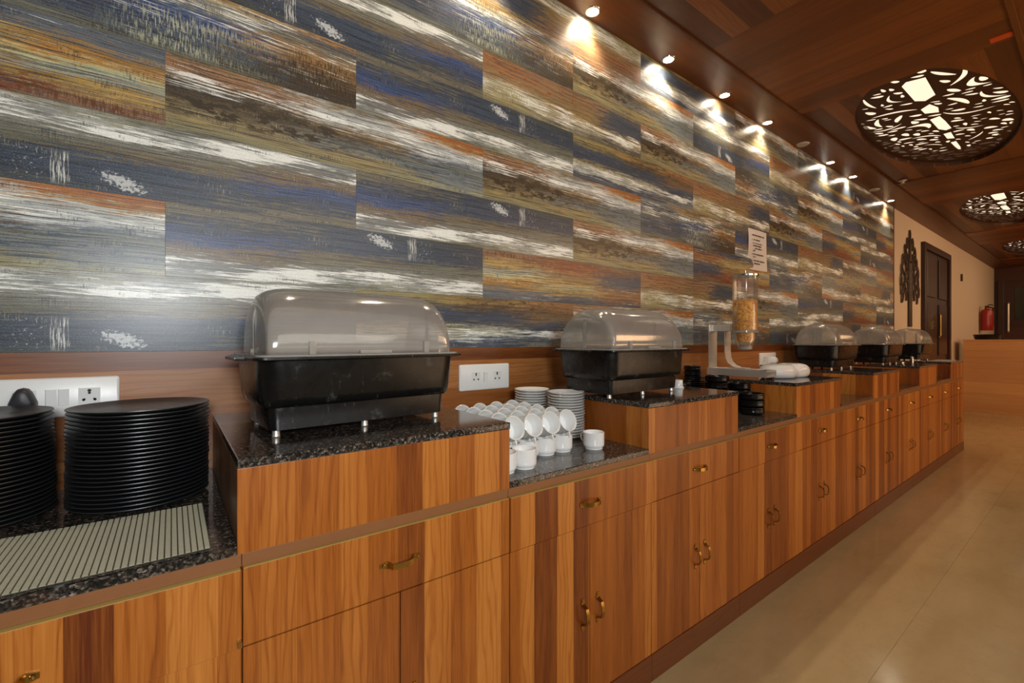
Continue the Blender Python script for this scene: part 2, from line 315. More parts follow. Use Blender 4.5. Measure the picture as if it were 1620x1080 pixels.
# ------------------------------------------------------------------ geometry helpers
class G:
    def __init__(s): s.v = []; s.f = []; s.uv = None
    def add(s, vs, fs):
        k = len(s.v); s.v += [tuple(a) for a in vs]; s.f += [tuple(i+k for i in f) for f in fs]; return s
    def box(s, x0, x1, y0, y1, z0, z1):
        return s.add([(x0,y0,z0),(x1,y0,z0),(x1,y1,z0),(x0,y1,z0),(x0,y0,z1),(x1,y0,z1),(x1,y1,z1),(x0,y1,z1)],
                     [(0,3,2,1),(4,5,6,7),(0,1,5,4),(1,2,6,5),(2,3,7,6),(3,0,4,7)])
    def bbox(s, x0, x1, y0, y1, z0, z1, b=.003):
        """box with chamfered edges"""
        bm = bmesh.new(); bmesh.ops.create_cube(bm, size=1)
        bmesh.ops.scale(bm, vec=(x1-x0, y1-y0, z1-z0), verts=bm.verts)
        bmesh.ops.translate(bm, vec=((x0+x1)/2, (y0+y1)/2, (z0+z1)/2), verts=bm.verts)
        bmesh.ops.bevel(bm, geom=bm.edges[:], offset=b, segments=2, affect='EDGES', profile=.7)
        bm.verts.index_update(); vs = [v.co[:] for v in bm.verts]; fs = [[v.index for v in f.verts] for f in bm.faces]; bm.free()
        return s.add(vs, fs)
    def lathe(s, prof, seg=32, c=(0, 0, 0), axis='Z'):
        vs = []; fs = []; m = len(prof)
        for i in range(seg):
            a = 2*math.pi*i/seg
            for r, z in prof:
                p = (r*math.cos(a), r*math.sin(a), z)
                if axis == 'Y': p = (p[0], -p[2], p[1])
                if axis == 'X': p = (p[2], p[0], p[1])
                vs.append((p[0]+c[0], p[1]+c[1], p[2]+c[2]))
        for i in range(seg):
            j = (i+1) % seg
            for k in range(m-1): fs.append((i*m+k, j*m+k, j*m+k+1, i*m+k+1))
        if prof[0][0] > 1e-5: fs.append(tuple(i*m for i in reversed(range(seg))))
        if prof[-1][0] > 1e-5: fs.append(tuple(i*m+m-1 for i in range(seg)))
        return s.add(vs, fs)
    def loft(s, rings, cap=True, close=True):
        m = len(rings[0]); k = len(s.v); vs = [p for r in rings for p in r]; fs = []
        for i in range(len(rings)-1):
            for j in range(m if close else m-1):
                a, b = i*m+j, i*m+(j+1) % m; fs.append((a, b, b+m, a+m))
        if cap: fs.append(tuple(reversed(range(m)))); fs.append(tuple((len(rings)-1)*m+j for j in range(m)))
        return s.add(vs, fs)
    def tube(s, pts, r, seg=8, cap=True):
        pts = [Vector(p) for p in pts]; rings = []
        rr = r if isinstance(r, (list, tuple)) else [r]*len(pts)
        up = None
        for i, p in enumerate(pts):
            d = (pts[min(i+1, len(pts)-1)]-pts[max(i-1, 0)]).normalized()
            if up is None: up = d.orthogonal().normalized()
            x = (up-d*up.dot(d)).normalized(); up = x; y = d.cross(x)
            rings.append([tuple(p+x*(rr[i]*math.cos(2*math.pi*k/seg))+y*(rr[i]*math.sin(2*math.pi*k/seg))) for k in range(seg)])
        return s.loft(rings, cap)
    def strap(s, pts, w, t, across):
        """flat strip of width w (along `across`) and thickness t, swept along pts"""
        pts = [Vector(p) for p in pts]; ac = Vector(across).normalized(); rings = []
        ww = w if isinstance(w, (list, tuple)) else [w]*len(pts)
        for i, p in enumerate(pts):
            d = (pts[min(i+1, len(pts)-1)]-pts[max(i-1, 0)]).normalized(); nn = d.cross(ac).normalized()
            rings.append([tuple(p+ac*(a*ww[i]/2)+nn*(b*t/2)) for a, b in ((-1,-1),(1,-1),(1,1),(-1,1))])
        return s.loft(rings)
def rrect(z, hx, hy, r, k=5, cx=0., cy=0.):
    pts = []
    for sx, sy, a0 in ((1,1,0),(-1,1,90),(-1,-1,180),(1,-1,270)):
        for i in range(k+1):
            a = R(a0+90*i/k); pts.append((cx+sx*(hx-r)+r*math.cos(a), cy+sy*(hy-r)+r*math.sin(a), z))
    return pts
def mesh(name, g, m, smooth=None):
    me = bpy.data.meshes.new(name); me.from_pydata(g.v, [], g.f); me.update()
    if m: me.materials.append(m)
    if smooth is not None:
        bm = bmesh.new(); bm.from_mesh(me); bmesh.ops.recalc_face_normals(bm, faces=bm.faces)
        for f in bm.faces: f.smooth = True
        for e in bm.edges:
            if len(e.link_faces) == 2 and e.calc_face_angle(0) > R(smooth): e.smooth = False
        bm.to_mesh(me); bm.free()
    return me
def O(name, g, m, parent=None, smooth=None):
    o = bpy.data.objects.new(name, mesh(name, g, m, smooth)); col.objects.link(o); o.parent = parent; return o
def tag(o, label, cat, group=None, kind=None):
    if label: o['label'] = label
    if cat: o['category'] = cat
    if group: o['group'] = group
    if kind: o['kind'] = kind
    return o
def E(name, loc, label, cat, rz=0., group=None):
    o = bpy.data.objects.new(name, None); col.objects.link(o); o.location = loc; o.rotation_euler = (0, 0, rz); o.empty_display_size = .05
    return tag(o, label, cat, group)
def dup(root, loc, rot=None, label=None, group=None):
    r = root.copy(); col.objects.link(r); r.location = loc
    if rot is not None: r.rotation_euler = rot
    if label: r['label'] = label
    if group: r['group'] = group
    for ch in list(root.children):
        c = ch.copy(); col.objects.link(c); c.parent = r
        for gch in list(ch.children):
            d = gch.copy(); col.objects.link(d); d.parent = c
    return r
def S(name, g, m, smooth=None): return tag(O(name, g, m, None, smooth), None, None, kind='structure')
def shape2d(name, outlines, z0, z1, m, parent=None):
    """flat plate between z0 and z1 whose outer edge is outlines[0] and whose cut-outs are the rest"""
    cu = bpy.data.curves.new(name, 'CURVE'); cu.dimensions = '2D'; cu.fill_mode = 'BOTH'; cu.extrude = (z1-z0)/2
    for pl in outlines:
        sp = cu.splines.new('POLY'); sp.points.add(len(pl)-1); sp.use_cyclic_u = True
        for i, p in enumerate(pl): sp.points[i].co = (p[0], p[1], 0, 1)
    t = bpy.data.objects.new('tmp', cu); col.objects.link(t)
    dg = bpy.context.evaluated_depsgraph_get(); me = bpy.data.meshes.new_from_object(t.evaluated_get(dg)); 
    bpy.data.objects.remove(t); bpy.data.curves.remove(cu)
    me.name = name; me.materials.clear(); me.materials.append(m)
    me.transform(Matrix.Translation((0, 0, (z0+z1)/2)))
    o = bpy.data.objects.new(name, me); col.objects.link(o); o.parent = parent; return o
def ellipse(cx, cy, a, b, k=64): return [(cx+a*math.cos(2*math.pi*i/k), cy+b*math.sin(2*math.pi*i/k)) for i in range(k)]
ORD = ['topmost', 'second from top', 'third from top', 'fourth from top', 'fifth from top', 'sixth from top', 'seventh from top', 'eighth from top', 'ninth from top', 'tenth from top'] + ['%d%s from top' % (i, {21: 'st', 22: 'nd', 23: 'rd'}.get(i, 'th')) for i in range(11, 40)]

# ------------------------------------------------------------------ the room
X0, X1, Y0 = -3.2, 16.6, -5.0
CZ = 3.10
fl = S('floor', G().box(X0, X1, Y0, W, -.06, -.003), M['grout'])
TS = 1.2
x = 1.795 - 5*TS; k = 0
tile_me = mesh('floor_tile', G().bbox(0.0004, TS-.0004, .0004, TS-.0004, -.02, 0, .0004), M['marble'])
ty = [W-TS*i-.02 for i in range(1, 6)]
while x < X1-.1:
    for yy in ty:
        if x > X0-.1 and x+TS <= X1+.3:
            o = bpy.data.objects.new('floor_tile', tile_me); col.objects.link(o); o.parent = fl; o.location = (x, yy, 0)
    x += TS
S('wall_left', G().box(X0, X1+.1, W, W+.12, 0, 3.4), M['paint'])
S('wall_far', G().box(X1, X1+.12, Y0, W, 0, 3.4), M['endwall'])
S('wall_right', G().box(X0, X1, Y0-.12, Y0, 0, 3.4), M['paint2'])
S('wall_back', G().box(X0-.12, X0, Y0, W, 0, 3.4), M['paint2'])
S('baseboard_left', G().bbox(7.6, 9.2, W-.015, W, 0, .1), M['plinth'])
S('baseboard_left', G().bbox(11.3, X1, W-.015, W, 0, .1), M['plinth'])

# ceiling: side strips, crosswise boards, recessed bays with oval carved screens
ce = S('ceiling', G().box(X0, X1, Y0, W, 3.30, 3.40), M['ceil_x'])
SY, SY2 = 1.50, .34
def cpart(name, g, m): return O(name, g, m, ce)
cpart('wall_side_board', G().bbox(X0, X1, SY, W, CZ, CZ+.2, .002), M['ceil_x'])
cpart('room_side_board', G().bbox(X0, X1, -.4, SY2-.03, CZ+.0, CZ+.2, .002), M['ceil_x'])
cpart('bead', G().bbox(X0, X1, SY2-.03, SY2, CZ-.012, CZ+.19, .004), M['ceil_x'])
cpart('room_side_board', G().box(X0, X1, Y0, -.4, CZ+.02, CZ+.2), M['ceil_y'])
bays = [(-1.42, 1.27), (2.68, 4.03), (6.72, 8.15), (10.80, 12.25), (14.9, 16.6)]
def crossb(a, b):
    k = 3; w = (b-a)/k
    for i in range(k): cpart('cross_board', G().bbox(a+i*w+.0006, a+(i+1)*w-.0006, SY2, SY, CZ+.012, CZ+.19, .0015), M['ceil_y'])
for a, b in bays[1:]: crossb(a, b)
lamp_c = [(1.25, .90), (5.25, .89), (9.32, .90), (13.5, .90)]
recess = [(X0, 2.68, CZ+.012), (4.03, 6.72, CZ+.022), (8.15, 10.80, CZ+.022), (12.25, 14.9, CZ+.022)]
LA, LB = 1.27, .47
for i, (a, b, z) in enumerate(recess):
    if i == 0:
        cpart('bay_board', G().box(a, b, SY2, SY, z, z+.18), M['ceil_x']); continue
    cx, cy = lamp_c[i]
    shape2d('bay_board', [[(a, SY2), (b, SY2), (b, SY), (a, SY)], ellipse(cx, cy, LA if i == 1 else 1.2, LB if i == 1 else .42, 96)], z, z+.03, M['ceil_x'], ce)

# wall panels (each one its own object, a child of the wall)
wl = bpy.data.objects['wall_left']
PX, PH, PB, TEND = 1.176, .2325, 1.267, 7.776
grid = {0: {-1: 'N', 0: 'Q', 1: 'BW', 2: 'S', 3: 'N', 4: 'T', 5: 'BW'},
        1: {0: 'BW', 1: 'Nr', 2: 'Rr', 3: 'T', 4: 'BW', 5: 'Nr', 6: 'R'},
        2: {-1: 'N', 0: 'Nr', 1: 'BW', 2: 'R', 3: 'S', 4: 'BWr', 5: 'T'},
        3: {0: 'R', 1: 'BW', 2: 'BW', 3: 'S', 4: 'Nr', 5: 'T', 6: 'BW'},
        4: {-1: 'S', 0: 'Nr', 1: 'Q', 2: 'T', 3: 'BW', 4: 'R', 5: 'N'},
        5: {0: 'Q', 1: 'N', 2: 'T', 3: 'BW', 4: 'Sr', 5: 'BW', 6: 'Nr'},
        6: {-1: 'N', 0: 'S', 1: 'BW', 2: 'N', 3: 'T', 4: 'Q', 5: 'BW'},
        7: {0: 'T', 1: 'R', 2: 'Tr', 3: 'Q', 4: 'BW', 5: 'S', 6: 'N'}}
def wall_panel(x0, x1, z0, z1, u0, u1, v1, code):
    rot = len(code) > 1 and code[-1] == 'r'; m = MP[code[:-1] if rot else code]
    y = W-.010; b = .0004
    g = G(); g.box(x0+.0001, x1-.0001, y+b, W, z0+.0001, z1-.0001)
    g.v[0], g.v[1], g.v[4], g.v[5]
    vs = [(x0+b, y, z0+b), (x1-b, y, z0+b), (x1-b, y, z1-b), (x0+b, y, z1-b)]
    g.add(vs, [(0, 1, 2, 3)])
    k = len(g.v)-4; g.f.pop(2)   # old front face
    g.f += [(0, 1, k+1, k), (1, 5, k+2, k+1), (5, 4, k+3, k+2), (4, 0, k, k+3)]
    o = O('wall_panel', g, m, wl); me = o.data; uvl = me.uv_layers.new(name='UV')
    for lp in me.loops:
        c = me.vertices[lp.vertex_index].co
        u = u0+(c.x-x0)/(x1-x0)*(u1-u0); v = (c.z-z0)/(z1-z0)*v1
        uvl.data[lp.index].uv = (1-u, 1-v) if rot else (u, v)
kinds = ['BW', 'T', 'N', 'Q', 'R', 'S', 'Nr', 'Tr', 'Rr', 'BWr']
for r in range(8):
    s = .571-2*PX if r % 2 == 0 else -.017-PX; k0 = -1
    off = .571 if r % 2 == 0 else -.017-PX
    z0 = PB+r*PH; z1 = min(z0+PH, CZ+.01)
    for k in range(-3, 8):
        a = off+k*PX; b = a+PX
        a2, b2 = max(a, X0), min(b, TEND)
        if b2-a2 < .02: continue
        code = grid[r].get(k, kinds[(r*3+k*7) % 10])
        wall_panel(a2, b2, z0, z1, (a2-a)/PX, (b2-a)/PX, (z1-z0)/PH, code)
S('trim_1', G().bbox(X0, 7.776, W-.014, W, .80, PB, .001), M['wood_band'])
S('trim_2', G().bbox(7.776, 7.79, W-.016, W, 0, CZ, .001), M['plinth'])

# door in the white wall
dr = S('door_1', G().box(9.40, 11.08, W-.012, W+.02, 0, 2.74), M['door'])
O('door_frame', G().bbox(9.28, 9.40, W-.05, W+.01, 0, 2.83), M['door'], dr)
O('door_frame', G().bbox(11.08, 11.2, W-.05, W+.01, 0, 2.83), M['door'], dr)
O('door_frame', G().bbox(9.40, 11.08, W-.05, W+.01, 2.73, 2.83), M['door'], dr)
for xa in (9.43, 10.26):
    for za, zb in ((.12, .95), (1.05, 1.9), (2.0, 2.66)):
        O('door_panel', G().bbox(xa+.1, xa+.68, W-.032, W-.008, za, zb, .008), M['door'], dr)
hg = O('door_handle', G().tube([(10.16, W-.06, 1.35), (10.16, W-.08, 1.38), (10.16, W-.08, 1.72), (10.16, W-.06, 1.75)], .014), M['brass'], dr)
O('door_handle', G().bbox(9.74, 9.86, W-.05, W-.03, 1.48, 1.62), M['brass'], dr)

# glazed door in the far wall
d2 = S('door_2', G().bbox(X1-.05, X1, -.6, 1.66, 0, 2.75), M['endwall'])
O('door_frame', G().bbox(X1-.09, X1-.04, 1.60, 1.70, 0, 2.8), M['door'], d2)
O('pane', G().bbox(X1-.07, X1-.045, .35, 1.42, 1.82, 2.62), M['glass_dark'], d2)
O('pane', G().bbox(X1-.07, X1-.045, -.55, .25, 1.82, 2.62), M['glass_dark'], d2)
O('door_handle', G().tube([(X1-.08, 1.52, 1.5), (X1-.12, 1.52, 1.53), (X1-.12, 1.52, 2.2), (X1-.08, 1.52, 2.23)], .02), M['steel'], d2)

# ------------------------------------------------------------------ oval carved ceiling screens
def teardrop(x, y, L, w, a, k=12):
    pts = []
    for i in range(k):
        t = 2*math.pi*i/k; px = math.cos(t)*L/2; py = math.sin(t)*w/2*(1-.45*math.cos(t))
        pts.append((x+px*math.cos(a)-py*math.sin(a), y+px*math.sin(a)+py*math.cos(a)))
    return pts
def curl(x, y, L, w, a, bend, k=9):
    """a curved tapering slot"""
    L_, R_ = [], []
    for i in range(k+1):
        t = i/k; s_ = (t-.5)*L; off = bend*L*(1-(2*t-1)**2); h = w/2*math.sin(math.pi*min(1, max(.06, t*.93+.04)))**.6
        L_.append((s_, off+h)); R_.append((s_, off-h))
    pts = L_+R_[::-1]
    return [(x+p*math.cos(a)-q*math.sin(a), y+p*math.sin(a)+q*math.cos(a)) for p, q in pts]
def screen_holes(seed, a, b):
    rnd = random.Random(seed); holes = []; occ = []
    def circ(pl): 
        cx = sum(p[0] for p in pl)/len(pl); cy = sum(p[1] for p in pl)/len(pl)
        return cx, cy
    def pts_of(pl):    # sample points along the outline and centre for spacing tests
        o = []
        for p, q in zip(pl, pl[1:]+pl[:1]):
            k_ = max(1, int(math.hypot(q[0]-p[0], q[1]-p[1])/.02))
            o += [(p[0]+(q[0]-p[0])*i/k_, p[1]+(q[1]-p[1])*i/k_) for i in range(k_)]
        return o+[circ(pl)]
    def inside(p, pl):
        c = False
        for a_, b_ in zip(pl, pl[1:]+pl[:1]):
            if (a_[1] > p[1]) != (b_[1] > p[1]) and p[0] < (b_[0]-a_[0])*(p[1]-a_[1])/(b_[1]-a_[1])+a_[0]: c = not c
        return c
    def ok(pl, gap):
        for p in pl:
            if (p[0]/(a*.965))**2+(p[1]/(b*.95))**2 > 1: return False
        mine = pts_of(pl)
        for o in occ:
            if abs(o[0][0]-mine[-1][0]) > .45 or abs(o[0][1]-mine[-1][1]) > .45: continue
            if inside(mine[-1], o[2]) or inside(o[0], pl): return False
            for q in o[1]:
                for p in mine:
                    if (p[0]-q[0])**2+(p[1]-q[1])**2 < gap*gap: return False
        return True
    def put(pl, gap=.016, force=False):
        if force or ok(pl, gap): holes.append(pl); occ.append((circ(pl), pts_of(pl), pl)); return True
    # trunk: wide at the near end (-x), tapering, cut by crossing branches
    put([(-.99, -.10), (-1.02, 0.), (-.97, .035), (-.62, .03), (-.56, -.02), (-.62, -.09)], force=True)
    put([(-.48, -.03), (-.42, .035), (-.30, .03), (-.24, -.045), (-.36, -.06)], force=True)
    put([(-.16, -.035), (-.14, .03), (.16, .025), (.24, -.01), (.22, -.05), (.0, -.045)], force=True)
    put([(.31, -.03), (.31, .02), (.48, .02), (.52, -.025)], force=True)
    put([(.60, -.02), (.60, .018), (.80, .012), (.98, -.005), (.80, -.02)], force=True)
    for (x_, y_, L, w, an, be) in [(-.40, -.20, .34, .035, -70, .25), (-.30, -.16, .22, .03, -62, .2), (-.50, .19, .30, .035, 112, .1), (-.12, -.22, .36, .03, -60, .22),
                                   (-.02, .13, .20, .06, 140, .3), (.28, .14, .24, .03, 125, .15), (.30, -.16, .22, .025, -55, .15), (-.25, .30, .22, .03, 95, -.25),
                                   (.55, .14, .2, .02, 140, .1), (.6, -.14, .2, .02, -140, .1), (-.62, -.34, .2, .05, -20, .3), (-.3, -.37, .26, .03, -30, .2)]:
        put(curl(x_, y_, L, w, R(an), be), .012)
    for i in range(90):          # the bigger petals near the trunk foot
        an = rnd.uniform(-.5, .5)+(0 if rnd.random() < .5 else math.pi)
        put(curl(rnd.uniform(-1.1, -.25), rnd.uniform(-b, b), rnd.uniform(.12, .26), rnd.uniform(.022, .045), an, rnd.uniform(-.25, .25)), .02)
    for i in range(2600):
        x_ = rnd.uniform(-a, a); y_ = rnd.uniform(-b, b)
        if x_ < -.3 and rnd.random() < .5: continue
        L = rnd.uniform(.05, .115); put(teardrop(x_, y_, L, L*rnd.uniform(.30, .48), -.65+rnd.uniform(-.75, .75)+math.pi*(x_ < 0)), .012)
    return holes
H1 = screen_holes(3, 1.27, .47); H2 = [[(p[0]*1.2/1.27, p[1]*.42/.47) for p in h] for h in H1]
print('screen holes', len(H1), len(H2))
scr = []
names = ['nearest', 'second nearest', 'farthest']
for i in (1, 2, 3):
    cx, cy = lamp_c[i]; a, b = (1.27, .47) if i == 1 else (1.2, .42)
    e = E('ceiling_lamp', (cx, cy, CZ+.05), 'oval carved tree pattern ceiling lamp, %s of the three' % names[i-1], 'ceiling lamp', 0, 'oval carved ceiling lamps')
    if i < 3: s_ = shape2d('carved_screen', [ellipse(0, 0, a+.02, b+.02, 96)]+(H1 if i == 1 else H2), .012, .016, M['jaali'], e)
    else:
        s_ = scr[-1].copy(); col.objects.link(s_); s_.parent = e
    scr.append(s_)
    g = G(); p1 = ellipse(0, 0, a, b, 64); 
    g.loft([[(p[0], p[1], z) for p in p1] for z in (-.028, .135)], cap=False); O('side_wall', g, M['jaali'], e, 40)
    g = G(); g.add([(p[0], p[1], .13) for p in ellipse(0, 0, a, b, 64)], [tuple(reversed(range(64)))]); O('diffuser', g, M['panelglow'], e)

# downlights along the wall edge of the ceiling
dl_x = [.45, 1.15, 1.84, 2.54, 3.24, 3.93, 5.32, 5.98, 7.39]
spot_d = bpy.data.lights.new('downlight_beam', 'SPOT'); spot_d.energy = 20; spot_d.color = (1, .82, .62); spot_d.spot_size = R(110); spot_d.spot_blend = .8; spot_d.shadow_soft_size = .03
where = {.45: 'above the nearest serving dish', 1.15: 'above the gap with the white cups', 1.84: 'nearest of the lit downlights', 2.54: 'second lit downlight from the camera', 3.24: 'third lit downlight from the camera', 3.93: 'fourth lit downlight, just before the first blank disc', 5.32: 'fifth lit downlight, just past the first blank disc', 5.98: 'sixth lit downlight, just before the second blank disc', 7.39: 'lit downlight at the far end of the patterned wall'}
for xx in dl_x:
    e = E('downlight', (xx, 1.705, CZ), 'small round ceiling spotlight, '+where.get(xx, 'one of those above the left part of the wall'), 'spotlight', 0, 'spotlights along the patterned wall')
    O('ring', G().lathe([(.030, -.001), (.031, -.005), (.040, -.004), (.042, 0)], 32), M['chrome'], e, 30)
    O('lens', G().lathe([(0, -.003), (.030, -.003)], 28), M['lampface'], e)
    l = bpy.data.objects.new('beam', spot_d); col.objects.link(l); l.parent = e; l.location = (0, -.005, -.02); l.rotation_euler = (R(4), 0, 0)
tag(O('ceiling_cover', G().lathe([(0, CZ-.012), (.045, CZ-.010), (.055, CZ-.001), (.055, CZ)], 32, (4.62, 1.70, 0)), M['cover'], None, 30), 'blank white disc between the fourth and fifth spotlights', 'cover', 'blank ceiling discs')
tag(O('ceiling_cover', G().lathe([(0, CZ-.012), (.045, CZ-.010), (.055, CZ-.001), (.055, CZ)], 32, (6.70, 1.70, 0)), M['cover'], None, 30), 'blank white disc between the last two spotlights', 'cover', 'blank ceiling discs')
tag(O('sprinkler', G().lathe([(0, CZ-.035), (.02, CZ-.033), (.012, CZ-.02), (.035, CZ-.006), (.04, CZ)], 20, (6.62, 1.42, .012)), M['steel'], None, 30), 'small sprinkler head in the wooden ceiling beyond the nearest oval lamp', 'sprinkler')
tag(O('ceiling_tag', G().bbox(3.925, 3.985, .345, .44, CZ+.006, CZ+.0125, .001), M['orange']), 'small orange rectangle on the wooden ceiling beside the nearest oval lamp', 'tag')

# ------------------------------------------------------------------ the buffet counter
CW = .674; CX0 = .113
CB = W-.016
def handle_mesh(vertical):
    g = G(); pts = [(-.052, -.002), (-.036, -.002), (-.030, -.008), (-.026, -.021), (-.012, -.026), (.012, -.026), (.026, -.021), (.030, -.008), (.036, -.002), (.052, -.002)]
    ww = [.010, .017, .015, .012, .014, .014, .012, .015, .017, .010]
    if vertical: g.strap([(0, y, x) for x, y in pts], ww, .0035, (1, 0, 0))
    else: g.strap([(x, y, 0) for x, y in pts], ww, .0035, (0, 0, 1))
    for s_ in (-1, 1):
        c = (0, -.004, s_*.044) if vertical else (s_*.044, -.004, 0)
        g.lathe([(0, .003), (.003, .0022), (.0045, 0)], 10, c, 'Y')
    return mesh('handle', g, M['brass'], 35)
HV, HH = handle_mesh(True), handle_mesh(False)
def cab_mesh():
    d = {}
    T = FY+.018   # carcass front plane (door thickness 18 mm)
    d['carcass'] = mesh('carcass', G().box(.001, CW-.001, T+.001, CB, .10, .84), M['wood'])
    d['top_rail'] = mesh('top_rail', G().bbox(.0005, CW-.0005, FY+.008, CB, .8405, .866, .001), M['rail'])
    d['plinth'] = mesh('plinth', G().bbox(.0005, CW-.0005, FY-.004, CB, 0, .1, .002), M['plinth'])
    d['drawer'] = mesh('drawer', G().bbox(.0016, CW-.0016, FY, T, .6815, .8385, .0012), M['wood'])
    d['drawer_edge'] = mesh('edge_band', G().box(.003, CW-.003, FY+.0004, T+.016, .8385, .8395), M['edge'])
    d['doorl'] = mesh('door', G().bbox(.0016, CW/2-.0012, FY, T, .1015, .6785, .0012), M['wood'])
    d['doorr'] = mesh('door', G().bbox(CW/2+.0012, CW-.0016, FY, T, .1015, .6785, .0012), M['wood'])
    return d
CM = cab_mesh()
def ch(name, me, parent, loc=(0, 0, 0)):
    o = bpy.data.objects.new(name, me); col.objects.link(o); o.parent = parent; o.location = loc; return o
ordn = ['at the left edge of the photo, under the black plates', 'under the nearest serving dish', 'under the white cups', 'under the second serving dish', 'under the black bowls', 'under the white lobed dish', 'sixth to the right of the white cups', '', '', '', '', '']
clab = {-1: 'below the stacks of black plates', 0: 'below the nearest domed serving dish', 1: 'below the white cups', 2: 'below the second domed serving dish', 3: 'below the black bowls',
        4: 'below the white lobed dish', 5: 'sixth from the far end', 6: 'fifth from the far end', 7: 'fourth from the far end', 8: 'third from the far end', 9: 'second from the far end', 10: 'last at the far end of the counter'}
for k in range(-2, 11):
    if k == -2: continue
    e = E('cabinet', (CX0+k*CW, 0, 0), 'teak cabinet with one drawer and two doors, '+clab[k], 'cabinet', 0, 'cabinets of the buffet counter')
    ch('carcass', CM['carcass'], e); ch('top_rail', CM['top_rail'], e); ch('plinth', CM['plinth'], e)
    out = {-1: -.005, 1: -.003, 3: -.003}.get(k, 0.)
    d = ch('drawer', CM['drawer'], e, (0, out, 0)); ch('edge_band', CM['drawer_edge'], d)
    ch('handle', HH, d, (CW/2, FY, .757))
    a = ch('door', CM['doorl'], e); ch('handle', HV, a, (CW/2-.036, FY, .39))
    a = ch('door', CM['doorr'], e); ch('handle', HV, a, (CW/2+.036, FY, .39))
# catch at the corner of the half-open drawer
tag(O('drawer_catch', G().bbox(.104, .1115, FY-.015, FY-.0051, .688, .700, .001), M['brass']), 'tiny brass catch at the lower right corner of the drawer below the black plates', 'catch')

# lower granite worktops (odd cabinets) and raised platforms (even cabinets)
lowlab = {-1: 'under the black plates', 1: 'under the white cups', 3: 'under the black bowls', 5: 'in the empty gap before the third serving dish', 7: 'in the empty gap before the fourth serving dish', 9: 'in the empty gap before the last serving dish'}
for k in (-1, 1, 3, 5, 7, 9):
    xa = CX0+k*CW; 
    tag(O('granite_worktop', G().bbox(xa+.0045, xa+CW-.0085, FY+.003, CB, .8665, .886, .0025), M['granite']), 'low speckled black granite worktop '+lowlab[k], 'worktop', 'low granite worktops')
bl = {0: 'carrying the nearest serving dish', 2: 'carrying the second serving dish', 4: 'carrying the cereal dispenser', 6: 'carrying the third serving dish', 8: 'carrying the fourth serving dish', 10: 'carrying the last serving dish'}
for k in (0, 2, 4, 6, 8, 10):
    xa = CX0+k*CW-.008; xb = CX0+(k+1)*CW+.004
    e = E('raised_platform', (xa, 0, 0), 'raised teak box with a granite top, '+bl[k], 'platform', 0, 'raised platforms on the counter')
    w = xb-xa
    O('front_panel', G().bbox(0, w, FY+.006, FY+.024, .8665, 1.040, .0012), M['wood'], e)
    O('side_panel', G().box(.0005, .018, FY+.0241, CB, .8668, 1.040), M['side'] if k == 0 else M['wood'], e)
    O('side_panel', G().box(w-.018, w-.0005, FY+.0241, CB, .8668, 1.040), M['wood'], e)
    O('granite_top', G().bbox(0, w, FY+.002, CB, 1.0405, 1.060, .003), M['granite'], e)

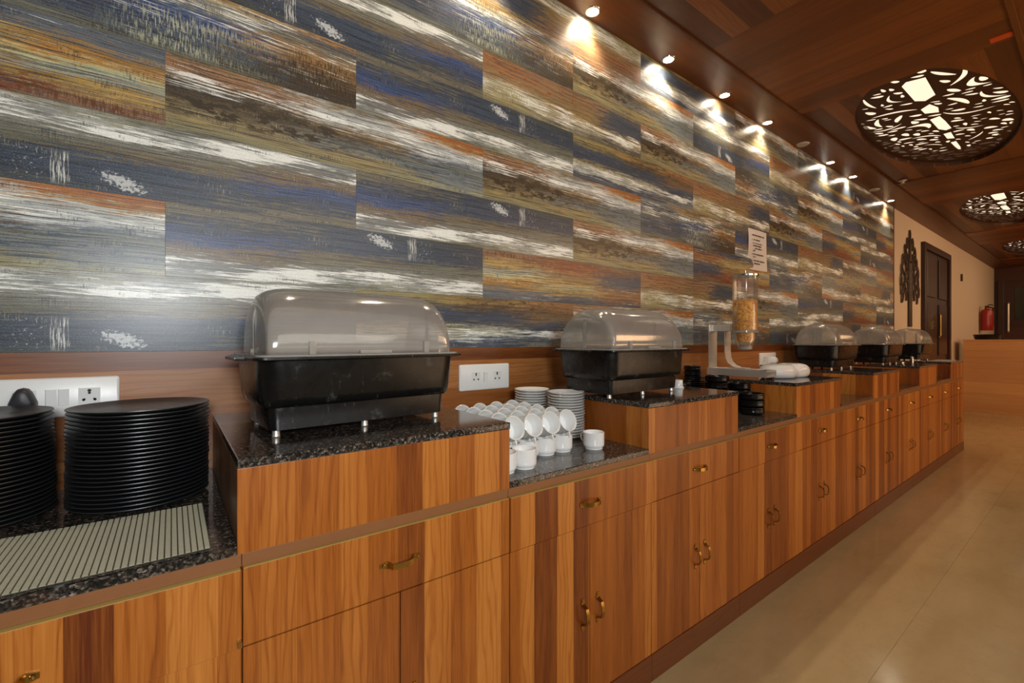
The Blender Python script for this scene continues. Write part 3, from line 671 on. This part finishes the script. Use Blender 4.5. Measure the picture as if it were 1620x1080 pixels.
# ------------------------------------------------------------------ domed serving dishes
def make_dish(loc, rz, label):
    e = E('serving_dish', loc, label, 'serving dish', rz, 'domed serving dishes along the counter')
    g = G(); g.loft([rrect(.016, .240, .120, .02), rrect(.018, .244, .127, .022), rrect(.082, .247, .132, .022), rrect(.090, .247, .132, .022)])
    O('base', g, M['black'], e, 35)
    g = G(); g.loft([rrect(.074, .245, .128, .02), rrect(.076, .256, .143, .03), rrect(.084, .264, .153, .05), rrect(.10, .268, .158, .055), rrect(.18, .273, .165, .055), rrect(.192, .274, .166, .055)])
    O('pan', g, M['black'], e, 35)
    g = G(); g.loft([rrect(.192, .285, .178, .03), rrect(.194, .289, .182, .03), rrect(.199, .289, .182, .03), rrect(.200, .287, .180, .03)])
    r_ = O('rim', g, M['black'], e, 30)
    for s_ in (-1, 1):
        O('handle', G().bbox(s_*.295-.016, s_*.295+.016, -.07, .07, .190, .1985, .003), M['black'], e)
    # clear roll-top lid
    L, HY, HZ = .256, .160, .182; nx = 26; na = 30; rings = []
    for i in range(nx+1):
        t = -1+2*i/nx; t = math.copysign(1-(1-abs(t))**2.2, t); x_ = t*L
        s_ = (1-abs(t)**7)**(1/4.) if abs(t) < 1 else 0.
        s_ = .56+.44*s_
        ring = []
        for j in range(na+1):
            a_ = math.pi*j/na; c_, d_ = math.cos(a_), math.sin(a_)
            ring.append((x_, math.copysign(abs(c_)**.86, c_)*HY*(.75+.25*s_ if s_ < 1 else 1), .2012+abs(d_)**.86*HZ*s_))
        rings.append(ring)
    g = G(); g.loft(rings, cap=False, close=False)
    m_ = na+1; g.f.append(tuple(range(m_))); g.f.append(tuple(nx*m_+j for j in reversed(range(m_))))
    lid = O('lid', g, M['lid'], e, 60)
    md = lid.modifiers.new('thickness', 'SOLIDIFY'); md.thickness = .0015; md.offset = -1
    g = G(); g.loft([rrect(.2003, .280, .174, .03), rrect(.2050, .280, .174, .03)], cap=False); g.loft([rrect(.2050, .280, .174, .03), rrect(.2052, .262, .156, .03)], cap=False)
    O('lid_flange', g, M['lid_edge'], e, 30)
    for cx_ in (-.155, .165):
        O('lid_clip', G().bbox(cx_-.008, cx_+.008, -HY-.006, -HY+.004, .205, .238, .002), M['lid_edge'], e)
    O('thumb_grip', G().bbox(-.035, .055, -HY-.008, -HY+.002, .2055, .214, .002), M['lid_edge'], e)
    for s_ in (-1, 1):      # hinge bands up both ends
        pts = [(s_*(L+.0025), 0, .203+.01*i) for i in range(10)]
        O('hinge_band', G().strap([(s_*(L+.002-.0006*max(0, i-5)**2), 0, .203+.016*i) for i in range(9)], .018, .002, (0, 1, 0)), M['lid_edge'], e)
        O('hinge_pin', G().lathe([(0, .008), (.006, .007), (.008, 0), (.008, -.004)], 16, (s_*(L+.004), 0, .212), 'X'), M['lid_edge'], e, 30)
    for fx in (-.226, 0, .226):
        for fy in (-.108, .108):
            O('foot', G().lathe([(.009, 0), (.010, .002), (.009, .005), (.009, .0165), (.0, .0165)], 16, (fx, fy, 0)), M['steel'], e, 30)
    return e
BT = 1.060
D1 = make_dish((.427, 1.372, BT), R(3.0), 'nearest domed serving dish, black base and hazy clear roll-top lid')
where_d = [((1.665, 1.360, BT), R(1.5), 'second domed serving dish, beside the white saucers'),
           ((4.55, 1.49, BT), 0, 'third domed serving dish, beyond the white lobed dish'),
           ((5.86, 1.47, BT), 0, 'fourth domed serving dish, between the third and the last'),
           ((7.20, 1.47, BT), 0, 'last domed serving dish, in front of the metal tree')]
for l_, r_, t_ in where_d: dup(D1, l_, (0, 0, r_), t_)

# ------------------------------------------------------------------ black plates
LT = .886
prof = [(0, 0), (.092, 0), (.096, .0012), (.126, .0048), (.1435, .0120), (.1462, .0138), (.1458, .0158), (.1430, .0152), (.124, .0085), (.098, .0046), (.092, .0052), (.080, .0042), (.060, .0046), (.040, .0040), (0, .0042)]
pm = mesh('dinner_plate', G().lathe(prof, 72), M['plate'], 50)
def stack(me, name, cx, cy, z0, pitch, nn, label, cat, group, jit=.0015, drift=(0, 0), tilt=0.):
    first = None
    for i in range(nn):
        if first is None:
            o = bpy.data.objects.new(name, me); first = o
        else: o = first.copy()
        col.objects.link(o); t = i/max(1, nn-1)
        o.location = (cx+drift[0]*t+random.uniform(-jit, jit), cy+drift[1]*t+random.uniform(-jit, jit), z0+i*pitch)
        o.rotation_euler = (0, 0, random.uniform(0, 6.28))
        tag(o, '%s, %s' % (label, ORD[nn-1-i]), cat, group)
NPL = 24
stack(pm, 'dinner_plate', -.063, 1.535, LT, .01005, NPL, 'black dinner plate in the right stack', 'plate', 'black plates, right stack')
stack(pm, 'dinner_plate', -.372, 1.560, LT, .01000, NPL, 'black dinner plate in the left stack', 'plate', 'black plates, left stack', drift=(-.006, .003))

# silver woven mat
mt = E('woven_mat', (0, 0, LT), 'silver grey woven mat on granite before the black plates', 'mat')
mx0, mx1, my0, my1 = -.545, .062, 1.078, 1.384
O('backing', G().bbox(mx0, mx1, my0, my1, .0003, .0018, .0006), M['matbase'], mt)
g = G(); nx_ = 58; ny_ = 54; px_ = (mx1-mx0)/nx_; py_ = (my1-my0)/ny_
for i in range(nx_):
    xa = mx0+i*px_
    for j in range(ny_):
        ya = my0+j*py_
        a = xa+px_*.05; b = xa+px_*.82; c = ya+py_*.02; d = ya+py_*.86; z = .0018; h = .0036
        m = (c+d)/2
        g.add([(a, c, z), (b, c, z), (a, m-.0007, h), (b, m-.0007, h), (a, m+.0007, h), (b, m+.0007, h), (a, d, z), (b, d, z)],
              [(0, 1, 3, 2), (2, 3, 5, 4), (4, 5, 7, 6), (0, 2, 4, 6), (1, 7, 5, 3)])
tag(O('weave', g, M['mat'], mt), None, None, kind='stuff')

# ------------------------------------------------------------------ white cups and saucers
CR, CH = .0405, .064
cp = [(0, .002), (.031, .002), (.033, 0), (.0345, .001), (.0345, .006), (.0375, .0095), (.0400, .014), (CR, .020), (CR, CH-.003), (CR+.0006, CH-.001), (CR-.001, CH), (CR-.003, CH-.002), (CR-.0034, .016), (.034, .0085), (0, .007)]
cm = mesh('cup_body', G().lathe(cp, 40), M['white'], 50)
hm = mesh('handle', G().tube([(CR-.001, 0, .050), (CR+.010, 0, .052), (CR+.017, 0, .044), (CR+.017, 0, .032), (CR+.010, 0, .022), (CR-.001, 0, .019)], .0034, 10), M['white'], 60)
def cup(loc, rot, label, group):
    o = bpy.data.objects.new('coffee_cup', cm); col.objects.link(o); o.location = loc; o.rotation_euler = rot
    tag(o, label, 'cup', group); c = bpy.data.objects.new('handle', hm); col.objects.link(c); c.parent = o; c.rotation_euler = (0, 0, 0)
    return o
colx = [.920, 1.003, 1.086, 1.169]; cn = ['leftmost', 'second', 'third', 'rightmost']
rn_ = ['front', 'second', 'third', 'fourth', 'back']
for j in range(5):
    yy = 1.242+j*.0835
    for i, xx in enumerate(colx):
        cup((xx, yy, LT), (0, 0, R(135)), 'white coffee cup standing in the bottom layer, %s row, %s column' % (rn_[j], cn[i]), 'white cups standing in the bottom layer')
        o = cup((xx, yy+.022, LT+CH+.0325), (0, 0, 0), 'white coffee cup on its side in the top layer, %s row, %s column' % (rn_[j], cn[i]), 'white cups lying in the top layer')
        o.rotation_euler = (Matrix.Rotation(R(random.uniform(-1, 1)), 3, 'Z') @ Matrix.Rotation(R(68), 3, 'X') @ Matrix.Rotation(R(-90), 3, 'Z')).to_euler()
cup((.918, 1.152, LT), (0, 0, R(135)), 'white coffee cup standing alone in front of the rows of cups', 'white cups in front')
cup((.834, 1.150, LT), (0, 0, R(135)), 'white coffee cup half hidden behind the first platform corner', 'white cups in front')
cup((1.294, 1.196, LT), (0, 0, R(100)), 'single white coffee cup standing apart beside the second platform', 'white cups in front')
sp_ = [(0, 0), (.040, 0), (.043, .0014), (.064, .0060), (.0770, .0135), (.0785, .0150), (.0775, .0162), (.0750, .0158), (.063, .0095), (.042, .0050), (0, .0048)]
sm = mesh('saucer', G().lathe(sp_, 56), M['white'], 50)
stack(sm, 'saucer', 1.350, 1.405, LT, .0113, 17, 'white saucer in the front stack beside the cups', 'saucer', 'white saucers, front stack', .002)
stack(sm, 'saucer', 1.300, 1.575, LT, .0113, 17, 'white saucer in the rear stack behind the cups', 'saucer', 'white saucers, rear stack', .002)

# ------------------------------------------------------------------ small things on the second platform and black bowls
tag(O('ramekin', G().lathe([(0, .041), (.021, .041), (.0225, .039), (.024, .008), (.028, .006), (.029, .001), (.028, 0), (0, 0)], 32), M['white'], None, 40), 'small white pot upside down at the back of the second platform', 'pot').location = (2.045, 1.318, BT)
bp = [(0, .002), (.040, .002), (.042, 0), (.046, .002), (.058, .006), (.0625, .012), (.0628, .020), (.0628, .036), (.0634, .037), (.0634, .0405), (.0622, .0412), (.0600, .040), (.059, .014), (.050, .008), (0, .007)]
bm_ = mesh('bowl', G().lathe(bp, 40), M['bowl'], 40)
def bowls(cx, cy, z0, nn, s_, where):
    for i in range(nn):
        o = bpy.data.objects.new('bowl', bm_); col.objects.link(o); o.location = (cx, cy, z0+i*.0392*s_); o.scale = (s_, s_, s_)
        nm = ['top', 'middle', 'bottom'][i if nn < 3 else 0] if False else ORD[nn-1-i]
        tag(o, 'black bowl in the %s stack, %s' % (where, nm), 'bowl', 'black bowls in the gap before the cereal dispenser')
bowls(2.605, 1.215, LT, 3, 1.0, 'front')
bowls(2.600, 1.415, LT, 5, 1.03, 'middle left')
bowls(2.725, 1.345, LT, 4, 1.0, 'middle right')
bs = mesh('side_plate', G().lathe([(0, 0), (.05, 0), (.052, .001), (.085, .010), (.088, .014), (.087, .0155), (.083, .0145), (.05, .006), (0, .006)], 40), M['bowl'], 40)
stack(bs, 'side_plate', 2.640, 1.60, LT, .0125, 13, 'black side plate in the stack under the small bowls', 'plate', 'black side plates', .001)
bowls(2.640, 1.60, LT+12*.0125+.0065, 3, .80, 'rear small')
bowls(2.43, 1.56, LT, 4, 1.0, 'rear left')

# ------------------------------------------------------------------ cereal dispenser
cd = E('cereal_dispenser', (2.89, 1.39, BT), 'steel stand holding a clear tube of corn flakes', 'cereal dispenser')
for fx in (-.045, .055):
    for fy in (-.14, .20): O('foot', G().lathe([(.008, 0), (.009, .012), (.009, .0165)], 12, (fx, fy, 0)), M['dark'], cd, 30)
g = G(); g.box(-.06, .07, -.155, .22, .0165, .019)
g.box(-.06, -.057, -.155, .22, .019, .058); g.box(.067, .07, -.155, .22, .019, .058); g.box(-.057, .067, -.155, -.152, .019, .028); g.box(-.057, .067, -.155, -.152, .050, .058)
O('base_tray', g, M['steel'], cd)
O('base_top', G().bbox(-.057, .067, -.10, .22, .0585, .061, .001), M['steel'], cd)
def upright(y, x, w, curve):
    pts = [(x, y-.13, .064), (x, y-.075, .066), (x, y-.045, .076), (x, y-.018, .098), (x, y-.004, .13), (x, y, .17), (x, y, .345)] if curve else [(x, y, .062), (x, y, .345)]
    O('upright', G().strap(pts, w, .004, (1, 0, 0)), M['steel'], cd)
upright(.21, -.005, .10, False); upright(.12, .015, .075, True)
for bx in (-.02, .01): O('bolt', G().lathe([(0, .003), (.004, .002), (.005, 0)], 10, (bx, .208, .325), 'Y'), M['dark'], cd, 30)
g = G(); g.box(-.03, -.026, .078, .206, .305, .343); g.box(.026, .03, .078, .206, .305, .343); g.box(-.03, .03, .078, .206, .301, .305)
O('arm', g, M['steel'], cd)
tr = .073
O('holder_ring', G().lathe([(tr+.001, .288), (tr+.006, .288), (tr+.006, .302), (tr+.001, .302), (tr+.001, .288)], 40), M['lid_edge'], cd, 40)
O('tube', G().lathe([(.040, .195), (.043, .203), (.046, .215), (.056, .232), (.058, .245), (.060, .285), (tr, .305), (tr, .645), (tr-.002, .645), (tr-.002, .306), (.058, .286), (.056, .246), (.044, .217), (.038, .195)], 44), M['tube'], cd, 40)
O('cereal', G().lathe([(0, .228), (.046, .230), (.053, .244), (.055, .284), (tr-.005, .308), (tr-.005, .494), (tr-.012, .499), (.03, .493), (0, .503)], 40), M['cereal'], cd, 60)
O('outlet', G().lathe([(.030, .180), (.040, .184), (.043, .204), (.036, .205), (0, .205)], 32), M['lid_edge'], cd, 40)
lid_ = O('cap', G().lathe([(0, .662), (.02, .662), (.066, .658), (tr+.006, .652), (tr+.006, .642), (tr-.003, .642)], 40), M['chrome'], cd, 30)
O('knob', G().lathe([(0, .682), (.005, .681), (.006, .664), (.009, .661), (0, .661)], 16), M['chrome'], lid_, 30)
g = G(); g.lathe([(0, .012), (.004, .010), (.004, -.05), (0, -.05)], 12, (.085, 0, .255), 'X')
for a_ in range(6):
    an = a_*math.pi/3; g.tube([(.098, 0, .255), (.098, .022*math.cos(an), .255+.022*math.sin(an))], .0035, 6)
O('turning_knob', g, M['chrome'], cd, 40)

# white lobed dish
g = G(); rings = []
nl = 40
def lobe(u):   # half width of the peanut outline along u in -1..1
    return (.094+.030*math.cos(2*math.pi*u*.98+math.pi)*-1*-1)*(1-abs(u)**5)**.5
tops = [(0, 1.), (.25, .985), (.5, .90), (.72, .72), (.88, .45), (.97, .2), (1., 0.)]
for k_, (s_, h) in enumerate([(.80, .0), (.90, .004), (.97, .016), (1., .034), (.985, .052), (.93, .068), (.83, .080), (.66, .087), (.35, .088)]):
    ring = []
    for i in range(72):
        a_ = 2*math.pi*i/72; ca, sa = math.cos(a_), math.sin(a_)
        rr_ = 1/math.sqrt((ca/.245)**2+(sa/.118)**2)
        x_ = rr_*ca; y_ = rr_*sa*(1-.30*math.exp(-(x_/.075)**2))
        dip = 1-.28*math.exp(-(x_/.06)**2)*(h/.088)
        ring.append((x_*s_, y_*s_, h*dip))
    rings.append(ring)
g.loft(rings)
wd = E('lobed_dish', (3.215, 1.29, BT), 'white glossy peanut-shaped covered dish beside the cereal dispenser', 'dish', R(-2))
O('body', g, M['white'], wd, 50)
O('lid_slit', G().tube([(-.17, .075, .075), (-.11, .098, .076), (-.05, .086, .068), (0, .074, .060), (.05, .086, .068)], .0035, 8), M['hole'], wd, 50)

# small steel things between the far dishes
def lathe_thing(name, prof_, loc, m, label, cat, grp=None):
    o = O(name, G().lathe(prof_, 24), m, None, 40); o.location = loc; return tag(o, label, cat, grp)
lathe_thing('steel_pot', [(0, 0), (.026, 0), (.028, .004), (.028, .034), (.030, .036), (.025, .036), (.024, .006), (0, .006)], (5.60, 1.21, BT), M['chrome'], 'short steel cup beside the fourth serving dish', 'cup')
lathe_thing('steel_shaker', [(0, 0), (.018, 0), (.019, .004), (.016, .05), (.019, .06), (.016, .078), (.006, .086), (0, .086)], (5.78, 1.17, BT), M['chrome'], 'taller steel shaker beside the short steel cup', 'shaker')
ld = E('ladle', (6.02, 1.15, BT), 'dark handled ladle lying beside the steel shaker', 'ladle')
O('bowl_end', G().lathe([(0, .002), (.018, .006), (.032, .020), (.036, .034), (.033, .034), (.016, .010), (0, .006)], 24), M['chrome'], ld, 50)
O('handle', G().tube([(.034, 0, .034), (.08, 0, .05), (.16, .01, .042), (.22, .015, .012)], .006, 8), M['dark'], ld, 50)
tag(O('steel_tray', G().bbox(6.92, 7.42, 1.10, 1.27, BT+.0005, BT+.009, .003), M['steel']), 'flat steel tray in front of the last serving dish', 'tray')

# ------------------------------------------------------------------ sockets
def socket(xa, xb, za, zb, label, mods):
    YW = W-.0145
    e = E('socket_plate', ((xa+xb)/2, YW, (za+zb)/2), label, 'socket', 0, 'socket plates on the wood band')
    w, h = (xb-xa)/2, (zb-za)/2
    g = G(); rings = []
    for z, k_ in ((0, 0), (.007, 0), (.010, .004)):
        rings.append([(p[0], -z, p[1]) for p in [(q[0], q[1]) for q in rrect(0, w-k_, h-k_, .007)]])
    g.loft(rings); O('plate', g, M['plastic'], e, 30)
    for kind, cx in mods:
        if kind == 's':
            m_ = O('switch', G().bbox(cx-.0105, cx+.0105, -.0125, -.0100, -.023, .023, .001), M['plastic'], e)
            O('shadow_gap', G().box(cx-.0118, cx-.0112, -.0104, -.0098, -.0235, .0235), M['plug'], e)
        else:
            O('outlet', G().bbox(cx-.023, cx+.023, -.0112, -.0098, -.024, .024, .0008), M['plastic'], e)
            if kind == 'o':
                g = G()
                for (dx, dz, r_) in ((0, .016, .0042), (0, .009, .0034), (-.012, -.010, .0036), (.012, -.010, .0036), (-.0105, -.0085, .0028), (.0105, -.0085, .0028)):
                    g.lathe([(0, .0004), (r_, .0004), (r_, -.001)], 12, (cx+dx, -.0113, dz), 'Y')
                O('pin_holes', g, M['hole'], e)
    return e
s1 = socket(-.60, -.124, 1.088, 1.196, 'long white switch and socket plate behind the black plates', [('p', .046), ('s', .097), ('s', .122), ('o', .174), ('s', -.02), ('o', -.10)])
e = E('power_plug', (-.316, W-.0257, 1.145), 'dark grey plug in the socket behind the left black plates', 'plug')
prf = []
g = G(); outl = [(-.026, -.026), (-.027, -.012), (-.022, .002), (-.017, .016), (-.010, .026), (0, .029), (.010, .026), (.017, .016), (.022, .002), (.027, -.012), (.026, -.026), (0, -.030)]
g.loft([[(p[0]*s_, y_, p[1]*s_) for p in outl] for y_, s_ in ((0, .95), (-.006, 1.), (-.024, .96), (-.034, .78), (-.037, .6))])
O('plug_body', g, M['plug'], e, 60)
O('cord', G().tube([(0, -.02, -.025), (0, -.022, -.06), (.01, -.018, -.12), (.02, -.016, -.18)], .0035, 8), M['plug'], e, 60)
socket(1.026, 1.302, 1.072, 1.190, 'white double socket plate between the first two serving dishes', [('o', -.052), ('s', .0+.002), ('o', .066)])
socket(3.90, 4.19, 1.080, 1.195, 'white socket plate with a plug, above the white lobed dish', [('o', -.07), ('s', -.01), ('o', .055)])
e = E('power_plug', (3.985+.12, W-.0257, 1.133), 'white plug and cord in the socket above the white lobed dish', 'plug')
g = G(); g.loft([[(p[0]*s_, y_, p[1]*s_) for p in outl] for y_, s_ in ((0, .95), (-.006, 1.), (-.03, .9), (-.045, .6))]); O('plug_body', g, M['white'], e, 60)
O('cord', G().tube([(0, -.03, -.02), (-.01, -.05, -.05), (-.06, -.10, -.068), (-.16, -.2, -.066), (-.3, -.3, -.066)], .004, 8), M['white'], e, 60)

# ------------------------------------------------------------------ paper notice
e = E('paper_notice', (3.875, W-.0115, 2.045), 'white printed notice taped to the patterned wall above the dispenser', 'notice')
g = G(); rows = []
for i in range(9):
    z = .165-.33*i/8
    rows.append([(-.160+.005*i/8, -.001-.004*math.sin(i*.7), z), (0, -.0025-.003*math.sin(i*.5+1), z), (.158, -.0015-.007*(i/8)**2, z)])
fr_ = [p for r_ in rows for p in r_]; bk = [(p[0], p[1]+.0006, p[2]) for p in fr_]
fs = []; nb = len(fr_)
for i in range(8):
    for j in range(2):
        a = i*3+j; fs.append((a, a+1, a+4, a+3)); fs.append((nb+a, nb+a+3, nb+a+4, nb+a+1))
for i in range(8): fs.append((i*3, i*3+3, nb+i*3+3, nb+i*3)); fs.append((i*3+2, nb+i*3+2, nb+i*3+5, i*3+5))
fs += [(0, nb, nb+1, 1), (1, nb+1, nb+2, 2), (24, 25, nb+25, nb+24), (25, 26, nb+26, nb+25)]
g.add(fr_+bk, fs); O('sheet', g, M['paper'], e)
g = G(); rnd = random.Random(4)
for (z, x0_, x1_, bul) in ((.115, -.12, .095, 0), (.078, -.085, .02, 1), (.050, -.10, .055, 0), (.030, -.09, .045, 0), (.008, -.09, .065, 0), (-.012, -.09, -.06, 0), (-.040, -.09, .08, 1), (-.062, -.09, -.05, 0), (-.092, -.085, .10, 1), (-.115, -.09, .02, 0)):
    if bul: g.box(-.112, -.106, -.0125, -.0118, z-.003, z+.003)
    x_ = x0_
    while x_ < x1_:
        w_ = rnd.uniform(.006, .011); 
        if rnd.random() > .14: g.box(x_, min(x_+w_, x1_), -.0125, -.0118, z-.0045, z+rnd.uniform(.003, .0055))
        x_ += w_+.0025
tag(O('print', g, M['ink'], e), None, None, kind='stuff')

# ------------------------------------------------------------------ white wall: metal tree, extinguisher, hook
tr_ = E('metal_tree', (8.60, W, 1.50), 'dark brown metal tree silhouette on the white wall', 'wall decoration')
O('trunk', G().bbox(-.085, .085, -.022, -.004, 0, .95, .003), M['dark'], tr_)
O('trunk', G().strap([(0, -.013, .93), (.0, -.013, 1.3)], [.12, .04], .018, (1, 0, 0)), M['dark'], tr_)
leafm = {}
rnd = random.Random(11)
lm = mesh('leaf', None or (lambda: (lambda g_: g_)(G().loft([[(a*.050+ (b*.013)*a, -.014+c*.006, d*.100+(b*.014)*d) for (a, d) in [(math.sin(t), math.cos(t)) for t in [2*math.pi*i/18 for i in range(18)]]] for b, c in ((-1, -1), (1, -1), (1, 1), (-1, 1), (-1, -1))], cap=False)))(), M['dark'], 40)
cnt = 0
for lev, (z, wd_) in enumerate([(.50, .40), (.62, .46), (.76, .46), (.90, .42), (1.02, .36), (1.13, .26), (1.23, .16), (1.31, .05)]):
    m_ = max(1, int(wd_/.072))
    for i in range(m_):
        x_ = (-wd_+2*wd_*i/(m_-1)) if m_ > 1 else 0
        if abs(x_) < .05 and z < .9: continue
        o = bpy.data.objects.new('leaf', lm); col.objects.link(o); o.parent = tr_
        o.location = (x_*1.0+rnd.uniform(-.02, .02), 0, z-.22*abs(x_)+rnd.uniform(-.02, .02)); o.rotation_euler = (0, -x_*.5+rnd.uniform(-.2, .2), 0); s_ = rnd.uniform(.8, 1.); o.scale = (s_*.9, 1, s_*.9)
for s_ in (-1, 1):
    for z0_, z1_, x_ in ((.45, .62, .36), (.62, .82, .40), (.80, 1.0, .34), (.95, 1.12, .25)):
        O('branch', G().tube([(0, -.012, z0_), (s_*x_*.5, -.012, z0_+.04), (s_*x_, -.012, z1_)], .012, 6), M['dark'], tr_, 60)
ex = E('fire_extinguisher', (14.45, W-.12, 1.52), 'red fire extinguisher hanging on the white wall', 'fire extinguisher')
O('cylinder', G().lathe([(0, 0), (.095, .0), (.10, .02), (.10, .40), (.085, .455), (.035, .48), (.035, .50), (0, .50)], 32), M['red'], ex, 40)
O('label_plate', G().lathe([(.1012, .12), (.1012, .34)], 32), M['red'], ex)
O('valve', G().bbox(-.03, .03, -.03, .03, .50, .55), M['dark'], ex)
O('lever', G().strap([(-.02, -.02, .56), (.05, -.05, .575), (.12, -.08, .56)], .025, .006, (0, 0, 1)), M['dark'], ex)
O('hose', G().tube([(.03, -.03, .52), (.10, -.08, .50), (.13, -.09, .40), (.125, -.08, .15), (.11, -.07, .08)], .016, 8), M['dark'], ex, 60)
tag(O('wall_hook', G().bbox(12.35, 12.39, W-.03, W-.001, 2.46, 2.60, .004), M['dark']), 'tiny dark hook on the white wall beyond the door', 'hook')

# ------------------------------------------------------------------ reception counter with black basket
rc = E('reception_counter', (11.7, 0, 0), 'pale wooden reception counter standing across the end of the room', 'counter')
O('front_panel', G().bbox(0, .02, -1.8, 1.645, .0, 1.29, .003), M['desk'], rc)
O('counter_top', G().bbox(-.012, .62, -1.82, 1.655, 1.2905, 1.315, .004), M['desk'], rc)
O('side_panel', G().bbox(.0205, .60, 1.62, 1.645, 0, 1.29, .002), M['desk'], rc)
O('side_panel', G().bbox(.0205, .60, -1.8, -1.775, 0, 1.29, .002), M['desk'], rc)
bk_ = O('basket', G().lathe([(0, 0), (.15, 0), (.17, .01), (.185, .07), (.195, .085), (.185, .095), (.165, .09), (.155, .02), (0, .015)], 36), M['bowl'], None, 40)
bk_.location = (11.95, 1.36, 1.3155); tag(bk_, 'black round bowl on the reception counter', 'bowl')
